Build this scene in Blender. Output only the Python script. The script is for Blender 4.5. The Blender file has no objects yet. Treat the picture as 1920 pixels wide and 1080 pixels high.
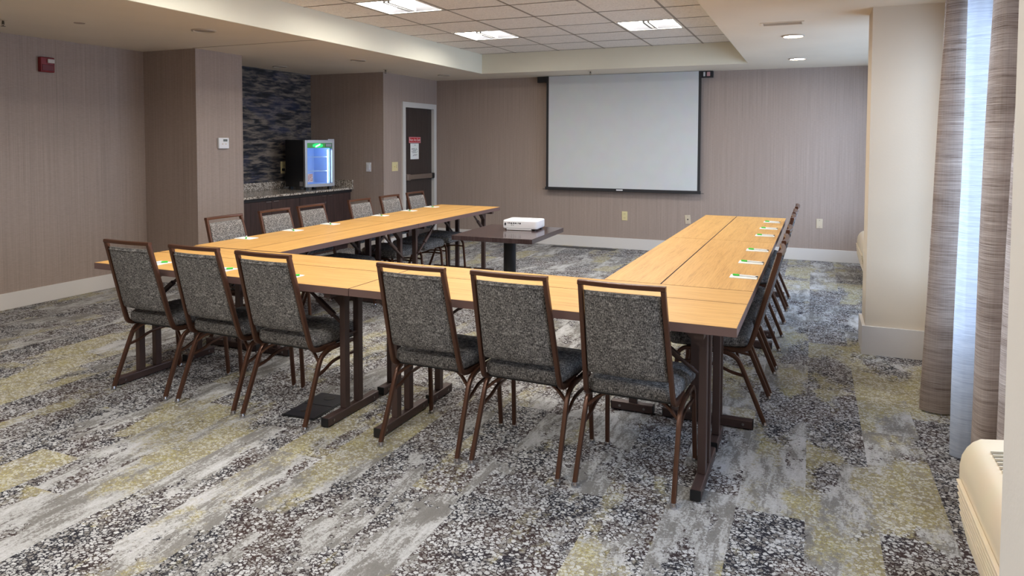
import bpy, bmesh, math, random
from mathutils import Vector, Matrix
random.seed(7)
PI = math.pi
SC = bpy.context.scene
COL = SC.collection

# ------------------------------------------------------------------ camera
f_px, cx, cy, yaw, pit, rol, CH = 1337.356, 951.37, 326.21, -0.404343, -0.045126, 0.002532, 1.48279
fw = Vector((math.sin(yaw)*math.cos(pit), math.cos(yaw)*math.cos(pit), math.sin(pit)))
rr = Vector((math.cos(yaw), -math.sin(yaw), 0)); uu = rr.cross(fw)
r2 = rr*math.cos(rol)+uu*math.sin(rol); u2 = -rr*math.sin(rol)+uu*math.cos(rol)
cam_d = bpy.data.cameras.new('camera'); cam = bpy.data.objects.new('camera', cam_d); COL.objects.link(cam)
cam_d.sensor_width = 36; cam_d.lens = f_px/1920*36
cam_d.shift_x = (960-cx)/1920; cam_d.shift_y = (cy-540)/1920
cam_d.clip_start = 0.05; cam_d.clip_end = 200
M4 = Matrix.Identity(4)
for i in range(3):
    M4[i][0] = r2[i]; M4[i][1] = u2[i]; M4[i][2] = -fw[i]
M4[0][3], M4[1][3], M4[2][3] = 0, 0, CH
cam.matrix_world = M4
SC.camera = cam

# ------------------------------------------------------------------ world, light, exposure
world = bpy.data.worlds.new('sky'); SC.world = world; world.use_nodes = True
wn = world.node_tree.nodes; wn['Background'].inputs[0].default_value = (0.62, 0.78, 1.0, 1)
wn['Background'].inputs[1].default_value = 1.0
SC.view_settings.view_transform = 'Standard'
SC.view_settings.look = 'None'
SC.view_settings.gamma = 1.0
SC.view_settings.use_curve_mapping = False
SC.view_settings.exposure = 0.90
TROFFER = 20.5       # emission of the ceiling light diffusers
CANLIT = 42.0
def area(name, loc, rot, sx, sy, power, color):
    l = bpy.data.lights.new(name, 'AREA'); l.shape = 'RECTANGLE'; l.size = sx; l.size_y = sy
    l.energy = power; l.color = color
    o = bpy.data.objects.new(name, l); COL.objects.link(o); o.location = loc; o.rotation_euler = rot
    return o
# daylight falling on the two windows of the right wall, from outside
area('window_daylight', (1.9, 3.6, 1.7), (0, math.radians(80), 0), 2.4, 3.2, 95, (0.60, 0.77, 1.0))
area('window_daylight', (1.9, 7.4, 1.7), (0, math.radians(80), 0), 2.4, 3.0, 88, (0.60, 0.77, 1.0))

# ------------------------------------------------------------------ materials
def new_mat(name):
    m = bpy.data.materials.new(name); m.use_nodes = True
    return m, m.node_tree.nodes, m.node_tree.links, m.node_tree.nodes['Principled BSDF']
def srgb(r, g, b):
    def c(v):
        v /= 255
        return v/12.92 if v <= .04045 else ((v+.055)/1.055)**2.4
    return (c(r), c(g), c(b), 1)
def plain(name, col, rough=.5, metal=0, emit=0, ecol=None, bump=0, bscale=200):
    m, n, l, b = new_mat(name)
    b.inputs['Base Color'].default_value = col
    b.inputs['Roughness'].default_value = rough; b.inputs['Metallic'].default_value = metal
    if emit:
        b.inputs['Emission Color'].default_value = ecol or col; b.inputs['Emission Strength'].default_value = emit
    # slight procedural variation
    tc = n.new('ShaderNodeTexCoord'); no = n.new('ShaderNodeTexNoise'); no.inputs['Scale'].default_value = 6
    no.inputs['Detail'].default_value = 4; l.new(tc.outputs['Object'], no.inputs['Vector'])
    mx = n.new('ShaderNodeMixRGB'); mx.blend_type = 'MULTIPLY'; mx.inputs[0].default_value = .12
    mx.inputs[1].default_value = col; l.new(no.outputs['Color'], mx.inputs[2])
    br = n.new('ShaderNodeBrightContrast'); br.inputs['Bright'].default_value = 0.0
    l.new(mx.outputs[0], br.inputs[0]); l.new(br.outputs[0], b.inputs['Base Color'])
    if bump:
        nb = n.new('ShaderNodeTexNoise'); nb.inputs['Scale'].default_value = bscale; l.new(tc.outputs['Object'], nb.inputs['Vector'])
        bp = n.new('ShaderNodeBump'); bp.inputs['Strength'].default_value = bump; bp.inputs['Distance'].default_value = .002
        l.new(nb.outputs['Fac'], bp.inputs['Height']); l.new(bp.outputs[0], b.inputs['Normal'])
    return m
class G:
    """tiny node graph helper"""
    def __init__(s, m): s.n = m.node_tree.nodes; s.l = m.node_tree.links
    def tc(s, kind='Object'): return s.n.new('ShaderNodeTexCoord').outputs[kind]
    def mapping(s, v, scale=(1, 1, 1), loc=(0, 0, 0), rot=(0, 0, 0)):
        q = s.n.new('ShaderNodeMapping'); q.inputs['Scale'].default_value = scale; q.inputs['Location'].default_value = loc
        q.inputs['Rotation'].default_value = rot; s.l.new(v, q.inputs['Vector']); return q.outputs[0]
    def noise(s, v, scale, detail=3, rough=.5, dist=0, out='Fac'):
        q = s.n.new('ShaderNodeTexNoise'); q.inputs['Scale'].default_value = scale; q.inputs['Detail'].default_value = detail
        q.inputs['Roughness'].default_value = rough; q.inputs['Distortion'].default_value = dist
        s.l.new(v, q.inputs['Vector']); return q.outputs[out]
    def math(s, op, a, b=None, c=None, clamp=False):
        q = s.n.new('ShaderNodeMath'); q.operation = op; q.use_clamp = clamp
        for i, x in enumerate((a, b, c)):
            if x is None: continue
            if isinstance(x, (int, float)): q.inputs[i].default_value = x
            else: s.l.new(x, q.inputs[i])
        return q.outputs[0]
    def ramp(s, v, stops, interp='LINEAR'):
        q = s.n.new('ShaderNodeValToRGB'); q.color_ramp.interpolation = interp
        e = q.color_ramp.elements
        while len(e) < len(stops): e.new(.5)
        for i, (p, c) in enumerate(stops):
            e[i].position = p; e[i].color = c if len(c) == 4 else (*c, 1)
        s.l.new(v, q.inputs[0]); return q.outputs[0]
    def mix(s, fac, a, b, mode='MIX'):
        q = s.n.new('ShaderNodeMixRGB'); q.blend_type = mode
        for i, x in ((0, fac), (1, a), (2, b)):
            if isinstance(x, (int, float)): q.inputs[i].default_value = x
            elif isinstance(x, tuple): q.inputs[i].default_value = x
            else: s.l.new(x, q.inputs[i])
        return q.outputs[0]
    def bump(s, h, strength, dist, b):
        q = s.n.new('ShaderNodeBump'); q.inputs['Strength'].default_value = strength; q.inputs['Distance'].default_value = dist
        s.l.new(h, q.inputs['Height']); s.l.new(q.outputs[0], b.inputs['Normal'])
def ss(g, v, lo, hi):   # smooth threshold
    q = g.n.new('ShaderNodeMapRange'); q.interpolation_type = 'SMOOTHSTEP'
    q.inputs['From Min'].default_value = lo; q.inputs['From Max'].default_value = hi
    g.l.new(v, q.inputs['Value']); return q.outputs[0]

def wallpaper(name, col):
    m, n, l, b = new_mat(name); g = G(m); v = g.tc()
    a = g.noise(g.mapping(v, (190, 190, 1.2)), 1, 3, .6)
    c = g.noise(g.mapping(v, (70, 70, .6)), 1, 2)
    h = g.noise(g.mapping(v, (30, 30, 260)), 1, 2)
    t = g.math('ADD', g.math('MULTIPLY', a, .7), g.math('MULTIPLY', c, .3))
    k = g.ramp(t, [(.3, (.80, .80, .80)), (.5, (1, .99, .98)), (.7, (1.16, 1.15, 1.13))])
    k2 = g.ramp(h, [(.3, (.92, .92, .92)), (.7, (1.06, 1.06, 1.06))])
    l.new(g.mix(1, g.mix(1, col, k, 'MULTIPLY'), k2, 'MULTIPLY'), b.inputs['Base Color'])
    b.inputs['Roughness'].default_value = .62
    g.bump(a, .25, .002, b)
    return m
WALL = wallpaper('taupe_strie_wallpaper', srgb(158, 142, 133))
def painted(name, col, bscale=90):
    m, n, l, b = new_mat(name); g = G(m); v = g.tc()
    a = g.noise(v, bscale, 4); c = g.noise(v, 1.2, 3)
    k = g.ramp(c, [(.3, (.95, .95, .95)), (.7, (1.03, 1.03, 1.03))])
    l.new(g.mix(1, col, k, 'MULTIPLY'), b.inputs['Base Color']); b.inputs['Roughness'].default_value = .7
    g.bump(a, .15, .003, b)
    return m
CEIL = painted('ceiling_paint', srgb(226, 216, 200))
TRAY = painted('tray_paint', srgb(226, 222, 205))
CREAM = painted('cream_wall_paint', srgb(216, 202, 182))
NEARW = painted('near_wall_paint', srgb(224, 221, 218))
TRIM = painted('baseboard_paint', srgb(212, 207, 203))
FRAMEW = painted('door_frame_paint', srgb(205, 201, 196))

# blue / black streaked niche wallpaper
def make_streak():
    m, n, l, b = new_mat('navy_streak_wallpaper'); g = G(m); v = g.tc()
    w = g.noise(g.mapping(v, (1, 2.2, 13)), 1.5, 5, .62, .5)
    w2 = g.noise(g.mapping(v, (1, 4.2, 30), (3, 1, 2)), 1.3, 4, .6, .3)
    t = g.math('ADD', g.math('MULTIPLY', w, .65), g.math('MULTIPLY', w2, .35))
    base = g.ramp(t, [(.40, srgb(20, 20, 26)), (.46, srgb(44, 45, 54)), (.51, srgb(88, 81, 76)), (.60, srgb(128, 117, 107))])
    bl = g.noise(g.mapping(v, (1, 2.0, 5), (7, 2, 0)), 1.2, 3)
    blue = g.mix(g.math('MULTIPLY', ss(g, bl, .52, .66), .30), base, srgb(48, 60, 100))
    l.new(blue, b.inputs['Base Color']); b.inputs['Roughness'].default_value = .5
    return m
STREAK = make_streak()

def make_carpet():
    m, n, l, b = new_mat('plank_carpet'); g = G(m); v = g.tc()
    sx = n.new('ShaderNodeSeparateXYZ'); l.new(v, sx.inputs[0])
    X, Y = sx.outputs[0], sx.outputs[1]
    W, H = .26, 1.05
    ci = g.math('FLOOR', g.math('DIVIDE', X, W))
    wn1 = n.new('ShaderNodeTexWhiteNoise'); wn1.noise_dimensions = '1D'; l.new(ci, wn1.inputs['W'])
    ri = g.math('FLOOR', g.math('ADD', g.math('DIVIDE', Y, H), wn1.outputs['Value']))
    cb = n.new('ShaderNodeCombineXYZ'); l.new(ci, cb.inputs[0]); l.new(ri, cb.inputs[1])
    wn2 = n.new('ShaderNodeTexWhiteNoise'); wn2.noise_dimensions = '3D'; l.new(cb.outputs[0], wn2.inputs['Vector'])
    R = wn2.outputs['Color']
    sr = n.new('ShaderNodeSeparateColor'); l.new(R, sr.inputs[0])
    # vector shifted a little per plank
    va = n.new('ShaderNodeVectorMath'); va.operation = 'MULTIPLY_ADD'; va.inputs[1].default_value = (1.2, 1.2, 3)
    l.new(R, va.inputs[0]); l.new(v, va.inputs[2]); pv = va.outputs[0]
    # regions: elongated along the planks, broken at the plank edges
    big = g.noise(g.mapping(pv, (3.0, 1.3, .5)), .9, 4, .62, .35)
    edge = g.noise(g.mapping(v, (34, 30, 1)), 1, 4, .7)
    reg = g.math('ADD', g.math('ADD', big, g.math('MULTIPLY', g.math('SUBTRACT', edge, .5), .26)),
                 g.math('MULTIPLY', g.math('SUBTRACT', sr.outputs[0], .5), .22))
    peb_m = ss(g, reg, .458, .478)
    # pebbles
    pvv = g.mapping(v, (55, 61, 1))
    wob = g.noise(pvv, 1.6, 3, .6, out='Color')
    vm = n.new('ShaderNodeVectorMath'); vm.operation = 'MULTIPLY_ADD'; vm.inputs[1].default_value = (1.3, 1.3, 0)
    l.new(wob, vm.inputs[0]); l.new(pvv, vm.inputs[2])
    vo = n.new('ShaderNodeTexVoronoi'); vo.feature = 'DISTANCE_TO_EDGE'; vo.inputs['Scale'].default_value = 1; l.new(vm.outputs[0], vo.inputs['Vector'])
    vc = n.new('ShaderNodeTexVoronoi'); vc.feature = 'F1'; vc.inputs['Scale'].default_value = 1; l.new(vm.outputs[0], vc.inputs['Vector'])
    sc = n.new('ShaderNodeSeparateColor'); l.new(vc.outputs['Color'], sc.inputs[0])
    fine = g.noise(v, 330, 2, .8)
    gap_n = g.noise(g.mapping(v, (9, 7, 1)), 1, 4, .65)
    gap_n2 = g.noise(g.mapping(v, (60, 60, 1)), 1, 2, .6)
    ed = g.math('ADD', vo.outputs['Distance'], g.math('MULTIPLY', g.math('SUBTRACT', fine, .5), .30))
    gw = g.math('ADD', g.math('MULTIPLY', gap_n, .30), g.math('MULTIPLY', gap_n2, .30))
    gap = ss(g, g.math('SUBTRACT', g.math('SUBTRACT', gw, .195), ed), -.03, .03)
    stone = g.ramp(sc.outputs[0], [(0, srgb(122, 118, 115)), (.22, srgb(140, 136, 133)), (.34, srgb(178, 177, 177)), (1, srgb(202, 202, 204))])
    dark = g.ramp(g.noise(v, 3, 2), [(.4, srgb(40, 40, 48)), (.6, srgb(66, 52, 50))])
    peb = g.mix(gap, stone, dark)
    # soft grey ground: light mottled patches over darker flat grey, some streaks
    st = g.noise(g.mapping(pv, (20, 4.5, 1)), 1, 5, .72, .5)
    bl = g.noise(g.mapping(v, (85, 70, 1)), 1, 4, .8)
    bb3 = g.noise(g.mapping(pv, (5, 3, 1), (2, 2, 2)), 1, 3, .6)
    t = g.math('ADD', g.math('ADD', g.math('MULTIPLY', st, .40), g.math('MULTIPLY', bl, .32)), g.math('MULTIPLY', bb3, .28))
    grey = g.ramp(t, [(.41, srgb(124, 121, 118)), (.488, srgb(136, 134, 131)), (.503, srgb(172, 171, 170)), (.60, srgb(200, 200, 202))])
    base = g.mix(peb_m, grey, peb)
    # yellow flecked zones
    ybn = g.noise(g.mapping(pv, (2.6, 1.1, .5), (5, 9, 2)), .95, 4, .6)
    yreg = g.math('ADD', g.math('ADD', ybn, g.math('MULTIPLY', g.math('SUBTRACT', edge, .5), .26)), g.math('MULTIPLY', g.math('SUBTRACT', sr.outputs[1], .5), .12))
    ym = ss(g, yreg, .525, .61)
    yf = g.noise(v, 210, 3, .8)
    yamt = g.noise(g.mapping(v, (6, 5, 1)), 1, 3, .6)
    fl = g.math('GREATER_THAN', g.math('ADD', yf, g.math('MULTIPLY', g.math('SUBTRACT', yamt, .5), .6)), .555)
    ycol = g.ramp(g.noise(v, 90, 2), [(.4, srgb(150, 142, 100)), (.6, srgb(202, 192, 122))])
    pale = g.mix(gap, g.ramp(sc.outputs[0], [(0, srgb(142, 136, 124)), (.22, srgb(150, 144, 134)), (.34, srgb(182, 180, 174)), (1, srgb(200, 199, 195))]), g.mix(.7, ycol, srgb(132, 124, 108)))
    yz = g.mix(g.math('MULTIPLY', fl, .52), pale, ycol)
    base = g.mix(ym, base, yz)
    # yarn speckle
    k = g.ramp(fine, [(.25, (.66, .66, .66)), (.75, (1.22, 1.22, 1.22))])
    base = g.mix(1, base, k, 'MULTIPLY')
    pk = g.ramp(sr.outputs[2], [(0, (.88, .88, .88)), (1, (1.04, 1.04, 1.04))])
    base = g.mix(1, base, pk, 'MULTIPLY')
    l.new(base, b.inputs['Base Color']); b.inputs['Roughness'].default_value = .93
    b.inputs['Specular IOR Level'].default_value = .2
    hh = g.math('ADD', g.math('MULTIPLY', fine, .5), g.math('MULTIPLY', gap, -.4))
    g.bump(hh, .5, .004, b)
    return m
CARPET = make_carpet()

def make_laminate():
    m, n, l, b = new_mat('oak_laminate'); g = G(m); v = g.tc()
    gr = g.noise(g.mapping(v, (7, 210, 5)), 1, 5, .65, .2)
    g2 = g.noise(g.mapping(v, (1.2, 26, 1)), 1, 4, .6, .6)
    t = g.math('ADD', g.math('MULTIPLY', gr, .6), g.math('MULTIPLY', g2, .4))
    c = g.ramp(t, [(.34, srgb(168, 120, 62)), (.46, srgb(202, 154, 88)), (.6, srgb(214, 168, 100))])
    l.new(c, b.inputs['Base Color']); b.inputs['Roughness'].default_value = .42
    b.inputs['Specular IOR Level'].default_value = .35
    return m
OAK = make_laminate()
EDGE = plain('table_edge_vinyl', srgb(112, 88, 84), .38)
METAL = plain('bronze_brown_metal', srgb(84, 66, 62), .42, .35)
FRAME = plain('chair_frame_paint', srgb(92, 62, 48), .30, .45)
BLACKP = plain('black_plastic', srgb(24, 24, 26), .45)
CHROME = plain('chrome', srgb(200, 200, 205), .18, 1)
BOLT = plain('steel_bolt', srgb(150, 145, 142), .3, 1)
def make_fabric():
    m, n, l, b = new_mat('grey_tweed'); g = G(m); v = g.tc()
    a = g.noise(g.mapping(v, (340, 340, 75)), 1, 3, .8)
    c = g.noise(g.mapping(v, (55, 55, 380)), 1, 2, .65)
    d = g.noise(g.mapping(v, (38, 38, 9)), 1, 3, .6)
    t = g.math('ADD', g.math('ADD', g.math('MULTIPLY', a, .62), g.math('MULTIPLY', c, .28)), g.math('MULTIPLY', d, .1))
    col = g.ramp(t, [(.40, srgb(36, 34, 34)), (.47, srgb(80, 78, 78)), (.53, srgb(122, 119, 117)), (.62, srgb(190, 186, 182))])
    l.new(col, b.inputs['Base Color']); b.inputs['Roughness'].default_value = .85
    b.inputs['Specular IOR Level'].default_value = .2
    g.bump(t, .5, .002, b)
    return m
FABRIC = make_fabric()
DWOOD = None
def wood_dark(name, c1, c2, rough):
    m, n, l, b = new_mat(name); g = G(m); v = g.tc()
    gr = g.noise(g.mapping(v, (60, 60, 3)), 1, 4, .6)
    l.new(g.ramp(gr, [(.35, c1), (.65, c2)]), b.inputs['Base Color']); b.inputs['Roughness'].default_value = rough
    return m
CAB = wood_dark('espresso_cabinet', srgb(48, 34, 33), srgb(70, 52, 50), .4)
DOORM = wood_dark('dark_door_veneer', srgb(50, 42, 40), srgb(66, 56, 53), .38)
PTOP = wood_dark('espresso_table_top', srgb(60, 46, 46), srgb(76, 62, 62), .16)
def make_granite():
    m, n, l, b = new_mat('speckled_granite'); g = G(m); v = g.tc()
    a = g.noise(v, 75, 3, .7); c = g.noise(v, 32, 3, .6)
    col = g.ramp(a, [(.38, srgb(48, 42, 40)), (.44, srgb(140, 128, 116)), (.52, srgb(196, 186, 174)), (.62, srgb(222, 216, 208))])
    k = g.ramp(c, [(.42, (.5, .47, .45)), (.5, (1, 1, 1))])
    l.new(g.mix(1, col, k, 'MULTIPLY'), b.inputs['Base Color']); b.inputs['Roughness'].default_value = .14
    return m
GRANITE = make_granite()
def make_tile():
    m, n, l, b = new_mat('acoustic_ceiling_tile'); g = G(m); v = g.tc()
    oi = n.new('ShaderNodeObjectInfo')
    va = n.new('ShaderNodeVectorMath'); va.operation = 'ADD'; l.new(v, va.inputs[0]); l.new(oi.outputs['Location'], va.inputs[1])
    a = g.noise(va.outputs[0], 60, 4, .7); c = g.noise(g.mapping(va.outputs[0], (9, 16, 1)), 1, 4, .6, 1.5)
    fis = ss(g, c, .60, .64)
    col = g.ramp(a, [(.3, srgb(216, 210, 204)), (.6, srgb(240, 234, 228))])
    l.new(g.mix(g.math('MULTIPLY', fis, .16), col, srgb(140, 126, 114)), b.inputs['Base Color']); b.inputs['Roughness'].default_value = .9
    g.bump(g.math('SUBTRACT', a, fis), .4, .004, b)
    return m
TILE = make_tile()
GRID = plain('ceiling_grid_metal', srgb(150, 140, 130), .5)
SHEERM = None
def make_sheer():
    m, n, l, b = new_mat('white_sheer'); g = G(m); v = g.tc()
    out = n['Material Output']
    h = g.noise(g.mapping(v, (10, 10, 240)), 1, 3, .7)
    col = g.ramp(h, [(.35, srgb(206, 212, 222)), (.65, srgb(236, 240, 246))])
    di = n.new('ShaderNodeBsdfDiffuse'); tr = n.new('ShaderNodeBsdfTranslucent'); tp = n.new('ShaderNodeBsdfTransparent')
    l.new(col, di.inputs[0]); l.new(col, tr.inputs[0])
    m1 = n.new('ShaderNodeMixShader'); m1.inputs[0].default_value = .55; l.new(di.outputs[0], m1.inputs[1]); l.new(tr.outputs[0], m1.inputs[2])
    m2 = n.new('ShaderNodeMixShader'); m2.inputs[0].default_value = .16; l.new(m1.outputs[0], m2.inputs[1]); l.new(tp.outputs[0], m2.inputs[2])
    l.new(m2.outputs[0], out.inputs[0])
    return m
SHEERM = make_sheer()
def make_drape():
    m, n, l, b = new_mat('taupe_slub_drape'); g = G(m); v = g.tc()
    out = n['Material Output']
    h = g.noise(g.mapping(v, (5, 5, 400)), 1, 4, .8)
    h2 = g.noise(g.mapping(v, (300, 300, 4)), 1, 2, .5)
    h3 = g.noise(g.mapping(v, (2, 2, 14)), 1, 3, .6)
    t = g.math('ADD', g.math('ADD', g.math('MULTIPLY', h, .74), g.math('MULTIPLY', h2, .08)), g.math('MULTIPLY', h3, .18))
    col = g.ramp(t, [(.38, srgb(140, 122, 110)), (.47, srgb(184, 168, 156)), (.54, srgb(206, 192, 181)), (.64, srgb(230, 220, 210))])
    l.new(col, b.inputs['Base Color']); b.inputs['Roughness'].default_value = .85
    b.inputs['Specular IOR Level'].default_value = .2
    tr = n.new('ShaderNodeBsdfTranslucent'); l.new(col, tr.inputs[0])
    mx = n.new('ShaderNodeMixShader'); mx.inputs[0].default_value = .30
    l.new(b.outputs[0], mx.inputs[1]); l.new(tr.outputs[0], mx.inputs[2]); l.new(mx.outputs[0], out.inputs[0])
    g.bump(t, .3, .002, b)
    return m
DRAPE = make_drape()
def make_glass(name, tint, mixf):
    m, n, l, b = new_mat(name); out = n['Material Output']
    gl = n.new('ShaderNodeBsdfGlossy'); gl.inputs['Roughness'].default_value = .03
    tp = n.new('ShaderNodeBsdfTransparent'); tp.inputs[0].default_value = tint
    mx = n.new('ShaderNodeMixShader'); mx.inputs[0].default_value = mixf
    l.new(tp.outputs[0], mx.inputs[1]); l.new(gl.outputs[0], mx.inputs[2]); l.new(mx.outputs[0], out.inputs[0])
    return m
GLASS = make_glass('window_glass', (.95, .97, 1, 1), .06)
WHITEP = plain('white_plastic', srgb(232, 232, 236), .35)
IVORY = plain('ivory_plastic', srgb(222, 208, 160), .4)
BEIGEP = plain('beige_plate', srgb(206, 190, 168), .45)
PTACM = plain('cream_ptac_plastic', srgb(226, 211, 186), .42)
PTACG = plain('dark_grille_inside', srgb(66, 60, 54), .6)
RED = plain('red_plastic', srgb(128, 16, 24), .35)
SIGNR = plain('sign_red', srgb(196, 40, 50), .4)
PAPER = plain('white_paper', srgb(240, 242, 240), .7)
GREEN = plain('green_pen_plastic', srgb(60, 200, 60), .3)
SCREEN = plain('matte_white_screen', srgb(204, 206, 207), .8)
SBLACK = plain('screen_black_border', srgb(34, 33, 36), .6)
ALU = plain('brushed_aluminium', srgb(176, 172, 170), .32, .8)
PANICM = plain('panic_bar_metal', srgb(160, 144, 134), .35, .7)
DIFF = plain('light_diffuser', (1, .99, .96, 1), .5, 0, TROFFER, (1, .965, .90, 1))
TFRAME = plain('troffer_white_metal', srgb(225, 222, 216), .45)
BASK = plain('troffer_basket_metal', srgb(120, 118, 116), .5)
CANM = plain('downlight_lamp', (1, .95, .85, 1), .5, 0, CANLIT, (1, .90, .74, 1))
CANOFF = plain('downlight_lamp_off', srgb(150, 140, 128), .4)
CANRING = plain('downlight_ring', srgb(196, 184, 170), .5)
INKS = plain('dark_ink', srgb(50, 48, 56), .6)

# ------------------------------------------------------------------ mesh helpers
def box(bm, x0, x1, y0, y1, z0, z1, mat=None, bevel=0):
    vs = [bm.verts.new(p) for p in ((x0, y0, z0), (x1, y0, z0), (x1, y1, z0), (x0, y1, z0), (x0, y0, z1), (x1, y0, z1), (x1, y1, z1), (x0, y1, z1))]
    if mat is not None:
        for w in vs: w.co = mat @ w.co
    fs = [bm.faces.new([vs[i] for i in q]) for q in ((0, 3, 2, 1), (4, 5, 6, 7), (0, 1, 5, 4), (1, 2, 6, 5), (2, 3, 7, 6), (3, 0, 4, 7))]
    if bevel:
        es = list({e for f in fs for e in f.edges})
        bmesh.ops.bevel(bm, geom=es, offset=bevel, segments=2, profile=.5, affect='EDGES')
def BX(*a, **k):
    bm = bmesh.new(); box(bm, *a, **k); return bm
def cyl(bm, c, r, h, seg=24, axis='Z', r2=None):
    rot = {'Z': Matrix.Identity(4), 'X': Matrix.Rotation(PI/2, 4, 'Y'), 'Y': Matrix.Rotation(-PI/2, 4, 'X')}[axis]
    bmesh.ops.create_cone(bm, cap_ends=True, segments=seg, radius1=r, radius2=r if r2 is None else r2, depth=h, matrix=Matrix.Translation(c) @ rot)
def CY(*a, **k):
    bm = bmesh.new(); cyl(bm, *a, **k); return bm
def fillet(pts, r, n=5):
    out = [Vector(pts[0])]
    for i in range(1, len(pts)-1):
        p, a, c = Vector(pts[i]), Vector(pts[i-1]), Vector(pts[i+1])
        da, dc = (a-p), (c-p); rr_ = min(r, da.length*.45, dc.length*.45)
        s, e = p+da.normalized()*rr_, p+dc.normalized()*rr_
        for k in range(n+1):
            t = k/n; out.append(s*(1-t)**2+p*2*t*(1-t)+e*t*t)
    out.append(Vector(pts[-1])); return out
def tube(bm, pts, w, h, up=Vector((0, 0, 1)), rnd=0.25, side=None):
    """sweep a rounded rectangle (w across, h along 'up-ish') along pts"""
    pts = [Vector(p) for p in pts]; rings = []
    cr = min(w, h)*rnd
    prof = []
    for sx, sy in ((1, 1), (-1, 1), (-1, -1), (1, -1)):
        cxx, cyy = sx*(w/2-cr), sy*(h/2-cr)
        base = {(1, 1): 0, (-1, 1): PI/2, (-1, -1): PI, (1, -1): 1.5*PI}[(sx, sy)]
        for k in range(3): prof.append((cxx+cr*math.cos(base+k*PI/4), cyy+cr*math.sin(base+k*PI/4)))
    for i, p in enumerate(pts):
        a = pts[max(i-1, 0)]; c = pts[min(i+1, len(pts)-1)]
        t = (c-a).normalized()
        if side is not None: s = Vector(side) - t*Vector(side).dot(t); s.normalize()
        else: s = t.cross(up); s.normalize()
        n_ = s.cross(t)
        rings.append([bm.verts.new(p+s*x+n_*y) for x, y in prof])
    m = len(prof)
    for i in range(len(rings)-1):
        for k in range(m):
            bm.faces.new((rings[i][k], rings[i][(k+1) % m], rings[i+1][(k+1) % m], rings[i+1][k]))
    bm.faces.new(rings[0][::-1]); bm.faces.new(rings[-1])
def TB(*a, **k):
    bm = bmesh.new(); tube(bm, *a, **k); return bm
def lathe(bm, prof, seg=32, c=(0, 0, 0)):
    rings = []
    for r, z in prof:
        rings.append([bm.verts.new((c[0]+r*math.cos(2*PI*k/seg), c[1]+r*math.sin(2*PI*k/seg), c[2]+z)) for k in range(seg)])
    for i in range(len(rings)-1):
        for k in range(seg): bm.faces.new((rings[i][k], rings[i][(k+1) % seg], rings[i+1][(k+1) % seg], rings[i+1][k]))
    bm.faces.new(rings[0][::-1]); bm.faces.new(rings[-1])
def obj(name, bm, m, parent=None, smooth=False, loc=None, label=None):
    me = bpy.data.meshes.new(name)
    bmesh.ops.recalc_face_normals(bm, faces=bm.faces); bm.to_mesh(me); bm.free()
    me.materials.append(m)
    if smooth:
        me.polygons.foreach_set('use_smooth', [True]*len(me.polygons))
        try: me.set_sharp_from_angle(angle=math.radians(38))
        except Exception: pass
    o = bpy.data.objects.new(name, me); COL.objects.link(o)
    if parent: o.parent = parent
    if loc: o.location = loc
    if label: o['label'] = label
    return o
def tag(o, label, cat, group=None, kind=None):
    o['label'] = label
    if cat: o['category'] = cat
    if group: o['group'] = group
    if kind: o['kind'] = kind
    return o
def thing(name, label, cat, loc=(0, 0, 0), rz=0, group=None):
    o = bpy.data.objects.new(name, None); COL.objects.link(o); o.empty_display_size = .1
    o.location = loc; o.rotation_euler = (0, 0, rz)
    return tag(o, label, cat, group)
def struct(name, bm, m, label, parent=None, **k):
    o = obj(name, bm, m, parent, **k); o['label'] = label
    if not parent: o['kind'] = 'structure'; o['category'] = name.split('_')[0]
    return o
def kids(o): return [c for c in bpy.data.objects if c.parent == o]
def dup(root, loc, rz, label, group=None):
    r = root.copy(); COL.objects.link(r); r.location = loc; r.rotation_euler = (0, 0, rz); r['label'] = label
    if group: r['group'] = group
    for ch in kids(root):
        c = ch.copy(); COL.objects.link(c); c.parent = r
        for g_ in kids(ch):
            d = g_.copy(); COL.objects.link(d); d.parent = c
    return r
def ring(x0, x1, y0, y1, z0, z1, t):
    bm = bmesh.new()
    box(bm, x0, x1, y0, y0+t, z0, z1); box(bm, x0, x1, y1-t, y1, z0, z1)
    box(bm, x0, x0+t, y0+t, y1-t, z0, z1); box(bm, x1-t, x1, y0+t, y1-t, z0, z1)
    return bm

# ------------------------------------------------------------------ room shell
XL, YB, ZC, ZT = -6.48, 9.70, 2.416, 2.68
XN = -6.54       # niche back wall
XD = -5.335      # wall holding the door
XCOL = -5.75
XR = .88         # window wall
YF = -3.6        # wall behind the camera
WT = .14
o = struct('floor', BX(XL-.3, XR+.2, YF-.1, YB+.2, -.06, 0), CARPET, 'grey plank carpet with pebble pattern and yellow flecks')
struct('wall_left', BX(XL-WT, XL, YF, 5.42, 0, ZC), WALL, 'taupe wallpapered left wall with fine vertical lines')
struct('wall_left_column', BX(XN-WT, XCOL, 5.42, 6.06, 0, ZC), WALL, 'taupe wallpapered column carrying the thermostat')
struct('wall_niche', BX(XN-WT, XN, 6.06, 8.21, 0, ZC), STREAK, 'niche wall papered in navy and black streaks on tan')
struct('wall_niche_side', BX(XN-WT, XD-.11, 8.21, 8.33, 0, ZC), WALL, 'taupe side wall of the niche with a white switch')
# door wall with opening
DY0, DY1, DZ = 8.72, 9.60, 2.00
bm = bmesh.new()
box(bm, XD-.11, XD, 8.21, DY0, 0, ZC); box(bm, XD-.11, XD, DY1, YB, 0, ZC); box(bm, XD-.11, XD, DY0, DY1, DZ, ZC)
struct('wall_door', bm, WALL, 'taupe wall around the dark exit door')
struct('wall_back', BX(XD-.11, XR+WT, YB, YB+WT, 0, ZC), WALL, 'taupe wallpapered back wall behind the projection screen')
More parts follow.
